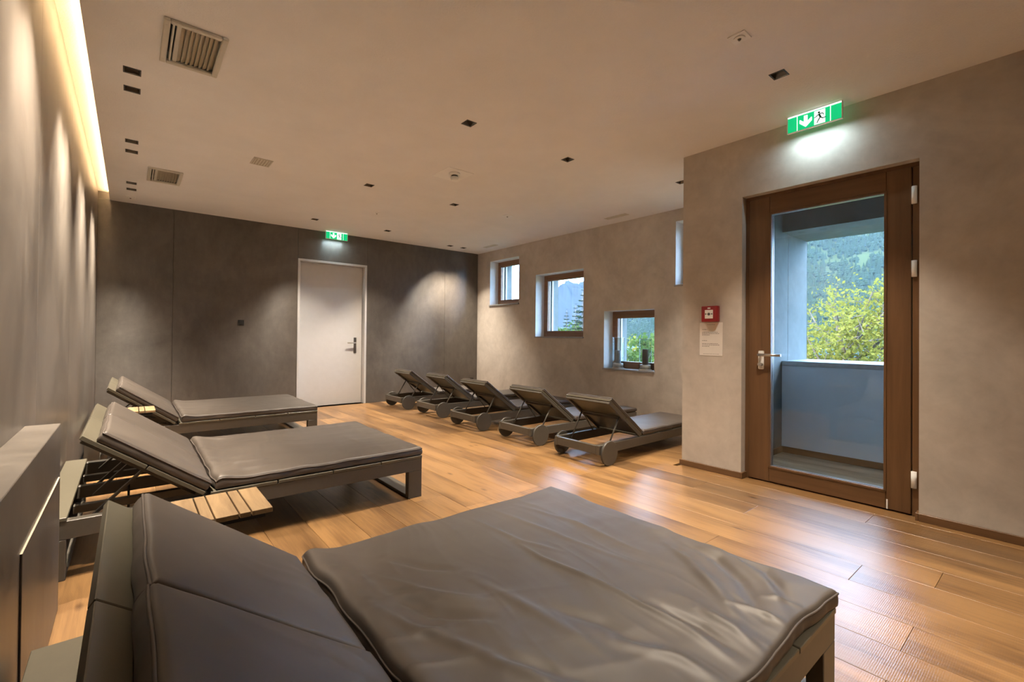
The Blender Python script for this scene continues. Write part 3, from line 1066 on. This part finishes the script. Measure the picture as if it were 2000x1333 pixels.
    for q, f in enumerate((.12, .35, .6, .85, 1.0)):
        cur = []
        ruf = (vn(s * 24, s * 0 + q * .55, seed + 15) - .5) * 2 * ruffle * math.sin(PI * min(f, .95))
        for k in range(nr):
            base = R[k]
            zz = base.z * (1 - f)
            o = .005 * math.sin(PI * f) + ruf[k] - (.006 if f == 1 else 0)
            V.append(tuple(Vector((base.x, base.y, zz)) + nrm[k] * o))
            cur.append(len(V) - 1)
        for k in range(nr):
            j = (k + 1) % nr
            Fc.append((prev[k], cur[k], cur[j], prev[j]))
        prev = cur
    Fc.append(tuple(prev[::-1]))
    c = pydata(name, V, Fc, 'leather', parent)
    c.location = loc
    c.rotation_euler = (0, roty, 0)
    # piping round the top edge
    pv, pf = [], []
    pr, ps = .0035, 6
    for k in range(nr):
        tg = (R[(k + 1) % nr] - R[k - 1]).normalized()
        a = nrm[k]
        b2 = tg.cross(a).normalized()
        for q in range(ps):
            th = 2 * PI * q / ps
            pv.append(R[k] + a * (.0022 + pr * math.cos(th)) + b2 * (pr * math.sin(th)))
    for k in range(nr):
        j = (k + 1) % nr
        for q in range(ps):
            q2 = (q + 1) % ps
            pf.append((k * ps + q, k * ps + q2, j * ps + q2, j * ps + q))
    pydata('piping', pv, pf, 'piping', c)
    return c


BL, BW, FZ, BA, HX = 1.945, 1.297, 0.293, math.radians(36.6), 0.648


def back_pt(lx, y, lz):
    c, s = math.cos(BA), math.sin(BA)
    return (HX + lx * c + lz * s, y, FZ + .004 - lx * s + lz * c)


def make_double(name, loc, rz, label, seed, amp, n_seat, creases=(), wave=.006):
    r = empty(name, loc, rz, label, 'daybed', 'double daybeds with raised backrests')
    zt = FZ - .018
    # side rails, cross rails, loop legs
    for y0 in (0.0, BW - .05):
        box_obj('side_rail', 'metal', r, .0, BL, y0, y0 + .05, .190, zt, bevel=0.0025)
    box_obj('center_rail', 'metal', r, .05, BL - .05, BW / 2 - .02, BW / 2 + .02, .205, zt - .002, bevel=0.002)
    box_obj('cross_rail', 'metal', r, HX + .01, HX + .06, .05, BW - .05, .200, zt - .001, bevel=0.002)
    for x0 in (.0, BL - .103):
        for y0 in (0.0, BW - .05):
            box_obj('leg', 'metal', r, x0, x0 + .103, y0, y0 + .05, 0.0, .190, bevel=0.0025)
        box_obj('floor_runner', 'metal', r, x0, x0 + .103, .05, BW - .05, 0.0, .022, bevel=0.002)
    for x0, x1 in ((0.0, .105), (HX + .02, .998), (1.005, 1.317), (1.324, 1.634), (1.641, BL)):
        box_obj('deck_slat', 'deck', r, x0, x1, -.003, BW + .003, zt, FZ, bevel=0.002)
    # backrest halves, each of two slats
    for h in (0, 1):
        y0 = -.003 if h == 0 else BW / 2 + .003
        y1 = BW / 2 - .003 if h == 0 else BW + .003
        bf_ = MB().box(-.60, -.02, y0 + .085, y0 + .115, -.048, -.020).box(-.60, -.02, y1 - .115, y1 - .085, -.048, -.020).box(-.60, -.57, y0 + .115, y1 - .115, -.048, -.020)
        o = bf_.build('backrest_frame', 'metal', r, 0.002)
        o.location = back_pt(0, 0, 0)
        o.rotation_euler = (0, BA, 0)
        for xa, xb in ((-.617, -.312), (-.305, -.004)):
            q = box_obj('backrest_slat', 'deck', o, xa, xb, y0, y1, -.020, .0, bevel=0.002)
        cu = cushion('back_cushion', .545, BW / 2 - .006, .056, r, back_pt(-.555, .004 if h == 0 else BW / 2 + .004, .001), BA,
                     seed + 40 + h, .006, 34, 34, 'back', ruffle=.002, wave=.003)
        # props under the backrest
        ym = (y0 + y1) / 2
        for yy in (y0 + .10, y1 - .10):
            p_top = Vector(back_pt(-.30, yy, -.034))
            MB().bar(p_top, (p_top.x - .215, yy, .235), .012, .028, (0, 1, 0)).build('prop_strut', 'metal', r)
    MB().cyl((.325, BW / 2 - .06, .022), (.325, BW / 2 - .06, .262), .006, n=8).build('support_rod', 'rubber', r)
    box_obj('rack_bar', 'metal', r, .105, HX, BW * .25 - .02, BW * .25 + .02, .215, .255, bevel=0.002)
    box_obj('rack_bar', 'metal', r, .105, HX, BW * .75 - .02, BW * .75 + .02, .215, .255, bevel=0.002)
    cushion('seat_cushion', BL - .690 + .004, BW - .014, .054, r, (.690, .007, FZ + .001), 0, seed, amp, n_seat[0], n_seat[1], 'seat', .024, creases=creases, wave=wave)
    return r


CREASES = [
    ([(.66, .89), (.65, .72), (.68, .46), (.68, .32), (.70, .20)], .0075, .010),
    ([(1.20, .51), (1.16, .34), (1.07, .21), (.90, .06)], -.016, .024),
    ([(1.26, .46), (1.20, .28), (1.12, .15), (.97, .03)], .010, .020),
    ([(1.14, .56), (1.05, .38), (.93, .21), (.83, .10)], .011, .022),
    ([(.80, .21), (.79, .10), (.76, .0)], .011, .016),
    ([(.72, .30), (.735, .17), (.71, .03)], -.012, .018),
    ([(.68, .32), (.69, .19), (.67, .04)], .008, .013),
    ([(1.25, .33), (1.21, .19), (1.07, .06)], -.012, .018),
    ([(.05, 1.09), (.12, .83), (.27, .72)], .010, .024),
    ([(.09, .94), (.18, .68), (.29, .55)], -.012, .022),
    ([(.13, .98), (.23, .74), (.34, .62)], .008, .018),
    ([(.05, .80), (.11, .62), (.19, .55)], .009, .018),
    ([(.12, .63), (.20, .43), (.25, .29)], .010, .018),
    ([(.21, 1.07), (.29, .92), (.37, .83)], -.008, .018),
    ([(.79, 1.25), (.83, .80), (.90, .39)], .0045, .014),
    ([(.65, 1.24), (.68, .86), (.74, .70)], .005, .012),
    ([(.49, .28), (.57, .13), (.58, .02)], .010, .018),
    ([(.46, .51), (.53, .34), (.55, .18)], -.008, .020),
    ([(.16, .50), (.26, .34), (.33, .22)], -.009, .020),
    ([(.92, 1.18), (.98, .87), (.98, .54)], .004, .014),
    ([(.38, .75), (.42, .50), (.44, .20)], .006, .020),
    ([(.90, .17), (.93, .08), (.93, .01)], .010, .014),
    ([(1.02, .12), (1.05, .06), (1.06, .01)], .009, .013)]
b1 = make_double('double_daybed', (-.196, .483, 0), 0, 'double daybed filling the foreground, cut off at the bottom edge', 11, .0085, (190, 190), CREASES, .014)
b2 = make_double('double_daybed', (-.322, 2.968, 0), 0, 'middle double daybed with a slatted side table in front', 23, .0080, (110, 110), [([(.02, .05), (.14, .12), (.30, .14)], .012, .022), ([(.03, .20), (.12, .30), (.30, .30)], .009, .02), ([(.02, 1.22), (.14, 1.12), (.3, 1.1)], .009, .02)])
b3 = make_double('double_daybed', (-.300, 5.445, 0), 0, 'farthest double daybed standing before the dark back wall', 37, .0055, (70, 70))


# ---- slatted side tables
def make_table(loc, label):
    r = empty('side_table', loc, 0, label, 'side table', 'low slatted side tables')
    x = 0.0
    z1 = .50
    for w_ in (.068, .034, .070, .034, .070, .034, .068):
        box_obj('table_slat', 'slat_wood', r, x - w_, x, 0, .298, z1 - .018, z1, bevel=0.0015)
        x -= w_ + .005
    for y in (.035, .263):
        MB().bar((-.02, y, z1 - .028), (x + .025, y, z1 - .028), .022, .020).build('slat_bearer', 'black', r)
    for xx in (-.19, x + .12):
        for y in (.035, .263):
            MB().box(xx - .009, xx + .009, y - .009, y + .009, 0, z1 - .038).build('leg', 'black', r, 0.001)
    return r


make_table((.422, 1.917, 0), 'pale slatted side table between the two nearest daybeds')
make_table((.172, 4.945, 0), 'pale slatted side table beside the farthest daybed')

# ---- wheeled single loungers
SL, SW, SZ = 1.83, 0.545, 0.190


def s_back(lx, y, lz):
    c, s = math.cos(BA), math.sin(BA)
    return (.645 + lx * c + lz * s, y, SZ + .016 - lx * s + lz * c)


def make_lounger():
    r = empty('sun_lounger', (0, 0, 0))
    for y0 in (0.0, SW - .035):
        box_obj('side_rail', 'metal', r, .0, SL, y0, y0 + .035, .105, SZ, bevel=0.003)
    box_obj('head_rail', 'metal', r, 0.0, .035, .035, SW - .035, .110, SZ - .004, bevel=0.003)
    box_obj('foot_rail', 'metal', r, SL - .035, SL, .035, SW - .035, .110, SZ - .004, bevel=0.003)
    for y0 in (0.0, SW - .035):
        box_obj('leg', 'metal', r, SL - .055, SL, y0, y0 + .035, 0, .105, bevel=0.003)
    for yc, o in ((-.004, -1), (SW + .004, 1)):
        y1 = yc + o * .024
        w = MB().cyl((.125, yc, .110), (.125, y1, .110), .110, n=40).build('wheel', 'metal', r, 0.003)
        MB().cyl((.125, yc + o * .006, .110), (.125, yc + o * .014, .110), .1106, n=40, caps=False).build('tyre', 'rubber', w)
    box_obj('axle', 'metal', r, .110, .140, .0, SW, .095, .125)
    for x0, x1 in ((.652, .93), (.938, 1.22), (1.228, 1.51), (1.518, SL - .004)):
        box_obj('deck_slat', 'deck', r, x0, x1, .012, SW - .012, SZ - .006, SZ + .010, bevel=0.002)
    bf_ = MB()
    bf_.box(-.61, 0, .004, .030, -.026, -.002).box(-.61, 0, SW - .030, SW - .004, -.026, -.002)
    bf_.box(-.61, -.585, .03, SW - .03, -.026, -.002).box(-.31, -.285, .03, SW - .03, -.026, -.002)
    o = bf_.build('backrest_frame', 'metal', r, 0.002)
    o.location = s_back(0, 0, 0)
    o.rotation_euler = (0, BA, 0)
    for xa, xb in ((-.617, -.314), (-.306, -.004)):
        box_obj('backrest_slat', 'deck', o, xa, xb, .002, SW - .002, -.002, .012, bevel=0.002)
    for yy in (.045, SW - .045):
        p_top = Vector(s_back(-.36, yy, -.02))
        MB().cyl(p_top, (p_top.x - .155, yy + (.0 if yy < .2 else .0), .155), .008, n=10).build('prop_strut', 'metal', r)
    MB().cyl((s_back(-.36, .045, -.02)), (s_back(-.36, SW - .045, -.02)), .006, n=10).build('prop_bar', 'metal', r)
    p_top = Vector(s_back(-.36, SW - .045, -.02))
    MB().cyl(p_top, (p_top.x + .19, SW - .03, .185), .006, n=10).build('prop_strut', 'metal', r)
    cushion('back_cushion', .585, SW - .01, .036, r, s_back(-.600, .005, .013), BA, 71, .003, 22, 22, 'back', ruffle=.001, wave=.002)
    cushion('seat_cushion', SL - .680, SW - .006, .044, r, (.680, .003, SZ + .011), 0, 83, .004, 40, 24, 'seat', .006)
    return r


lg0 = make_lounger()
spots = [(3.203, 2.660, 0.6, 'wheeled sun lounger nearest the projecting wall'),
         (3.232, 3.594, -0.3, 'second wheeled sun lounger from the projecting wall'),
         (3.205, 4.574, 0.2, 'middle one of the five wheeled sun loungers'),
         (3.275, 5.632, -0.6, 'second wheeled sun lounger from the dark back wall'),
         (3.225, 6.585, 0.5, 'farthest wheeled sun lounger, nearest the white door')]
for i, (x, y, a, lab) in enumerate(spots):
    o = lg0 if i == 0 else copy_tree(lg0)
    o.location = (x, y, 0)
    o.rotation_euler = (0, 0, math.radians(a))
    tag(o, lab, 'lounger', 'wheeled sun loungers along the window wall')


# ---- candle lanterns on the low sill
def lantern(loc, cmat, ztop, chei, label):
    r = empty('candle_lantern', loc, 0, label, 'lantern', 'glass candle lanterns on the sill')
    R_ = .085
    MB().cyl((0, 0, 0), (0, 0, .012), R_, n=32).cyl((0, 0, .012), (0, 0, .075), R_ - .012, n=32).build('base', 'lantern_base', r)
    mbx = MB().cyl((0, 0, .012), (0, 0, ztop), R_, n=36, caps=False).cyl((0, 0, .012), (0, 0, ztop), R_ - .004, n=36, caps=False)
    mbx.build('glass_cylinder', 'lantern_glass', r)
    tr = MB().cyl((0, 0, ztop - .004), (0, 0, ztop), R_ + .0005, n=36, caps=False)
    tr.build('glass_rim', 'white_plastic', r)
    c = MB().cyl((0, 0, .0755), (0, 0, chei), .042, n=24).build('candle', cmat, r, 0.003)
    MB().cyl((0, 0, chei), (0, 0, chei + .012), .0015, n=6).build('wick', 'ink', c)


lantern((5.478, 4.205, .7045), 'grey_candle', .450, .260, 'glass candle lantern with a grey candle, left on the sill')
lantern((5.478, 3.745, .7045), 'brown_candle', .435, .290, 'glass candle lantern with a dark brown candle, right on the sill')

# ================================================================== OUTSIDE
random.seed(21)


def at(px, py, dist):
    """point at a given distance along the view ray of a pixel"""
    d = (fw + rt * ((px - 1000) / F_PX) - up * ((py - 650.5665) / F_PX)).normalized()
    return EYE + d * dist


def leaves(name, pts, size, mat, parent, seed):
    rs = np.random.RandomState(seed)
    V, Fc = [], []
    for p in pts:
        p = Vector(p)
        a = Vector(rs.normal(size=3)).normalized()
        b_ = a.orthogonal().normalized()
        b_.rotate(Matrix.Rotation(rs.rand() * 6.28, 3, a))
        s = size * (.6 + .8 * rs.rand())
        c = a.cross(b_)
        k = len(V)
        V += [p - b_ * s * .5, p + c * s * .32 + a * s * .08, p + b_ * s * .5, p - c * s * .32 + a * s * .08]
        Fc.append((k, k + 1, k + 2, k + 3))
    return pydata(name, V, Fc, mat, parent, smooth=False)


def broadleaf(base, h, crown_z, crown_r, n_leaf, size, mat, label, seed):
    rs = random.Random(seed)
    r = empty('leafy_tree', base, 0, label, 'tree', 'leafy trees outside')
    tr = MB().cyl((0, 0, 0), (0, 0, crown_z * .9), .022 * h, .014 * h, n=10)
    pts = []
    tips = []
    for k in range(26):
        z0 = crown_z * (.55 + .45 * rs.random())
        a = k * 2.4 + rs.random()
        el = rs.uniform(.25, 1.25)
        L = crown_r * rs.uniform(.75, 1.25)
        z0 = min(z0, crown_z * .9)
        p0 = Vector((0, 0, z0))
        p1 = p0 + Vector((math.cos(a) * math.cos(el), math.sin(a) * math.cos(el), math.sin(el))) * L
        tr.cyl(p0, p1, .007 * h, .002 * h, n=6, caps=False)
        for q in range(5):
            t = .35 + .65 * q / 4
            c = p0.lerp(p1, t)
            d2 = Vector((rs.gauss(0, 1), rs.gauss(0, 1), rs.gauss(.4, .8))).normalized() * crown_r * rs.uniform(.15, .42)
            tr.cyl(c, c + d2, .002 * h, .0008 * h, n=4, caps=False)
            tips += [c + d2 * s for s in (.5, .8, 1.0)]
    tr.build('trunk', 'bark', r)
    for k in range(n_leaf):
        c = rs.choice(tips)
        pts.append(c + Vector((rs.gauss(0, 1), rs.gauss(0, 1), rs.gauss(0, .7))) * crown_r * .10)
    f = leaves('foliage', pts, size, mat, r, seed)
    f['kind'] = 'stuff'
    return r


def spruce(base, h, label, seed, wid=.17):
    rs = random.Random(seed)
    r = empty('spruce_tree', base, 0, label, 'tree', 'spruces outside')
    MB().cyl((0, 0, 0), (0, 0, h * .98), .014 * h, .002 * h, n=8).build('trunk', 'bark', r)
    V, Fc = [], []
    tiers = 26
    for t in range(tiers):
        f = t / (tiers - 1)
        z = h * (.12 + .87 * f)
        L = h * wid * (1 - f) ** .85 + h * .012
        nb = 11
        for k in range(nb):
            a = 2 * PI * (k + rs.random() * .7) / nb
            l = L * rs.uniform(.7, 1.15)
            d = Vector((math.cos(a), math.sin(a), -.32 + .5 * f))
            sd_ = Vector((-math.sin(a), math.cos(a), 0))
            p = Vector((0, 0, z))
            w_ = l * .22 + h * .004
            i = len(V)
            V += [p, p + d * l * .55 + sd_ * w_ - Vector((0, 0, l * .12)), p + d * l, p + d * l * .55 - sd_ * w_ - Vector((0, 0, l * .12)), p + d * l * .5 + Vector((0, 0, l * .10))]
            Fc += [(i, i + 1, i + 4), (i + 1, i + 2, i + 4), (i + 2, i + 3, i + 4), (i + 3, i, i + 4)]
    fo = pydata('foliage', V, Fc, 'needle', r, smooth=False)
    fo['kind'] = 'stuff'
    return r


GZ = -4.2
gd = MB().quad((-90, -120, GZ), (XO, -120, GZ), (XO, YF - .2, GZ), (-90, YF - .2, GZ)).quad((XO, -120, GZ), (70, -120, GZ - 4), (70, -60, GZ - 4), (XO, -60, GZ)).quad((XO, -60, GZ), (70, -60, GZ - 4), (70, 90, GZ - 4), (XO, 90, GZ)).quad((70, -60, GZ - 4), (110, -60, -12.2), (110, 140, -12.2), (70, 90, GZ - 4)).build('garden_ground', 'ground')
tag(gd, kind='structure', label='green garden slope below the building', cat='ground')
wt = MB().quad((105, -900, -12), (1500, -900, -12), (1500, 2500, -12), (60, 2500, -12)).build('lake', 'water')
tag(wt, kind='structure', label='blue lake beyond the garden', cat='lake')

# deciduous tree in front of the balcony
p = at(1655, 690, 15.0)
broadleaf((p.x, p.y, GZ), 7.4, 5.6, 1.95, 9500, .095, 'leaf_yellow', 'yellow-green leafy tree seen through the balcony door', 4)
p = at(1760, 735, 19.0)
broadleaf((p.x, p.y, GZ - .3), 6.0, 4.0, 1.9, 2600, .16, 'leaf_yellow', 'low yellow-green tree at the right edge of the balcony view', 9)
p = at(1226, 680, 24.0)
broadleaf((p.x, p.y, GZ - .6), 8, 4.8, 2.2, 3600, .22, 'leaf_green', 'bright green leafy tree filling the low window', 14)
p = at(1262, 690, 33.0)
broadleaf((p.x, p.y, GZ - 1.2), 8, 4.6, 2.4, 2600, .26, 'leaf_yellow', 'yellow-green tree behind the right lantern', 15)
p = at(1100, 650, 84.0)
broadleaf((p.x, p.y, GZ - 2.6), 10, 6.2, 3.4, 2600, .40, 'leaf_green', 'leafy tree at the foot of the middle window', 16)
p = at(1136, 640, 66.0)
broadleaf((p.x, p.y, GZ - 2.6), 11, 7.0, 3.4, 2600, .40, 'leaf_green', 'leafy tree at the lower right of the middle window', 17)
for i, (px, py, dist, lab) in enumerate([(1107, 603, 70, 'slim dark spruce standing alone in the middle window'),
                                         (1124.5, 592, 56, 'taller spruce right of the lone one in the middle window'),
                                         (1130, 594, 100, 'spruce between the two tallest in the middle window'),
                                         (1138, 564, 44, 'tallest spruce at the right edge of the middle window'),
                                         (1094, 640, 125, 'small spruce at the lower left of the middle window')]):
    tip = at(px, py, dist)
    zb = -9.0
    spruce((tip.x, tip.y, zb), tip.z - zb, lab, 50 + i, .15)


# wooded mountain across the lake
def hmt(az, rr):
    s = 1 / (1 + math.exp(-(az - math.radians(58)) / math.radians(2.6)))
    k = .035 + .42 * s
    t = max(0.0, rr - 770)
    n1 = math.sin(az * 23 + rr * .0031) * .5 + math.sin(az * 51 - rr * .006 + 1.3) * .3 + math.sin(az * 9 + 2) * .6
    return -12.0 + k * t * (1 + .10 * n1) + min(t * .08, 25) * n1 * .6


na, nr_ = 120, 70
V, Fc = [], []
for i in range(na):
    az = math.radians(30 + 78 * i / (na - 1))
    for j in range(nr_):
        rr = 740 + 1500 * (j / (nr_ - 1)) ** 1.2
        V.append((math.sin(az) * rr, math.cos(az) * rr, hmt(az, rr)))
for i in range(na - 1):
    for j in range(nr_ - 1):
        Fc.append((i * nr_ + j, (i + 1) * nr_ + j, (i + 1) * nr_ + j + 1, i * nr_ + j + 1))
mo = pydata('mountainside', V, Fc, 'meadow')
tag(mo, kind='structure', label='wooded mountainside across the lake', cat='mountain')
rs = np.random.RandomState(8)
V, Fc = [], []
cnt = 0
while cnt < 26000:
    az = math.radians(40 + 60 * rs.rand())
    rr = 775 + 1250 * rs.rand() ** 1.3
    # clearings on the slope
    clear = math.sin(az * 37 + rr * .008) + math.sin(az * 71 - rr * .013 + 2) * .8
    if clear > 1.62:
        continue
    if abs(rr - 1080 - 260 * (az - math.radians(74.5))) < 13 and math.radians(73.5) < az < math.radians(78.5):
        continue
    x, y, z = math.sin(az) * rr, math.cos(az) * rr, hmt(az, rr)
    hh = 8 + 9 * rs.rand()
    ww = hh * (.16 + .10 * rs.rand())
    k = len(V)
    sides = 6
    if rs.rand() < .45:      # round broadleaf crown
        hh *= .75
        for zz, sc_ in ((.05, .7), (.4, 1.5), (.8, 1.1)):
            for q in range(sides):
                a = 2 * PI * q / sides + zz
                V.append((x + math.cos(a) * ww * sc_, y + math.sin(a) * ww * sc_, z + hh * zz))
        V.append((x, y, z + hh))
        for lv_ in range(2):
            for q in range(sides):
                q2 = (q + 1) % sides
                Fc.append((k + lv_ * sides + q, k + lv_ * sides + q2, k + (lv_ + 1) * sides + q2, k + (lv_ + 1) * sides + q))
        for q in range(sides):
            Fc.append((k + 2 * sides + q, k + 2 * sides + (q + 1) % sides, k + 3 * sides))
    else:
        for q in range(sides):
            a = 2 * PI * q / sides
            V.append((x + math.cos(a) * ww, y + math.sin(a) * ww, z))
        V.append((x, y, z + hh))
        for q in range(sides):
            Fc.append((k + q, k + (q + 1) % sides, k + sides))
    cnt += 1
ft = pydata('mountain_forest', V, Fc, 'forest', None, smooth=False)
tag(ft, 'dense forest covering the mountainside across the lake', 'forest', kind='stuff')

# far rocky range
V, Fc = [], []
na, nr_ = 140, 26
for i in range(na):
    az = math.radians(22 + 50 * i / (na - 1))
    lift = min(1.0, max(0.0, (math.degrees(az) - 43.2) / 3.0))
    pk = 670 * (.62 + .38 * lift * lift * (3 - 2 * lift)) * (1 + .05 * math.sin(az * 40) + .035 * math.sin(az * 97) + .02 * math.sin(az * 251))
    for j in range(nr_):
        f = j / (nr_ - 1)
        rr = 4200 + 1800 * f
        hgt = pk * (math.sin(f * PI * .5) if f < .999 else 1) * (1 + .06 * math.sin(az * 210 + f * 14))
        V.append((math.sin(az) * rr, math.cos(az) * rr, -14 + hgt))
for i in range(na - 1):
    for j in range(nr_ - 1):
        Fc.append((i * nr_ + j, (i + 1) * nr_ + j, (i + 1) * nr_ + j + 1, i * nr_ + j + 1))
fm = pydata('far_mountain', V, Fc, 'rock')
tag(fm, kind='structure', label='pale rocky mountain range in the far distance', cat='mountain')

# light summer haze over the lake and in front of the mountains
mt = bpy.data.materials.new('summer_haze')
mt.use_nodes = True
n = mt.node_tree
n.nodes.clear()
out = n.nodes.new('ShaderNodeOutputMaterial')
vs_ = n.nodes.new('ShaderNodeVolumeScatter')
vs_.inputs['Color'].default_value = (0.62, 0.80, 1.0, 1)
vs_.inputs['Density'].default_value = 0.000045
vs_.inputs['Anisotropy'].default_value = 0.0
lnk(n, vs_.outputs[0], out.inputs['Volume'])
MAT['haze'] = mt
hz = MB().box(120, 1150, -1200, 1000, -60, 420).build('summer_haze', 'haze')
tag(hz, 'thin blue summer haze in front of the mountains', 'haze', kind='structure')
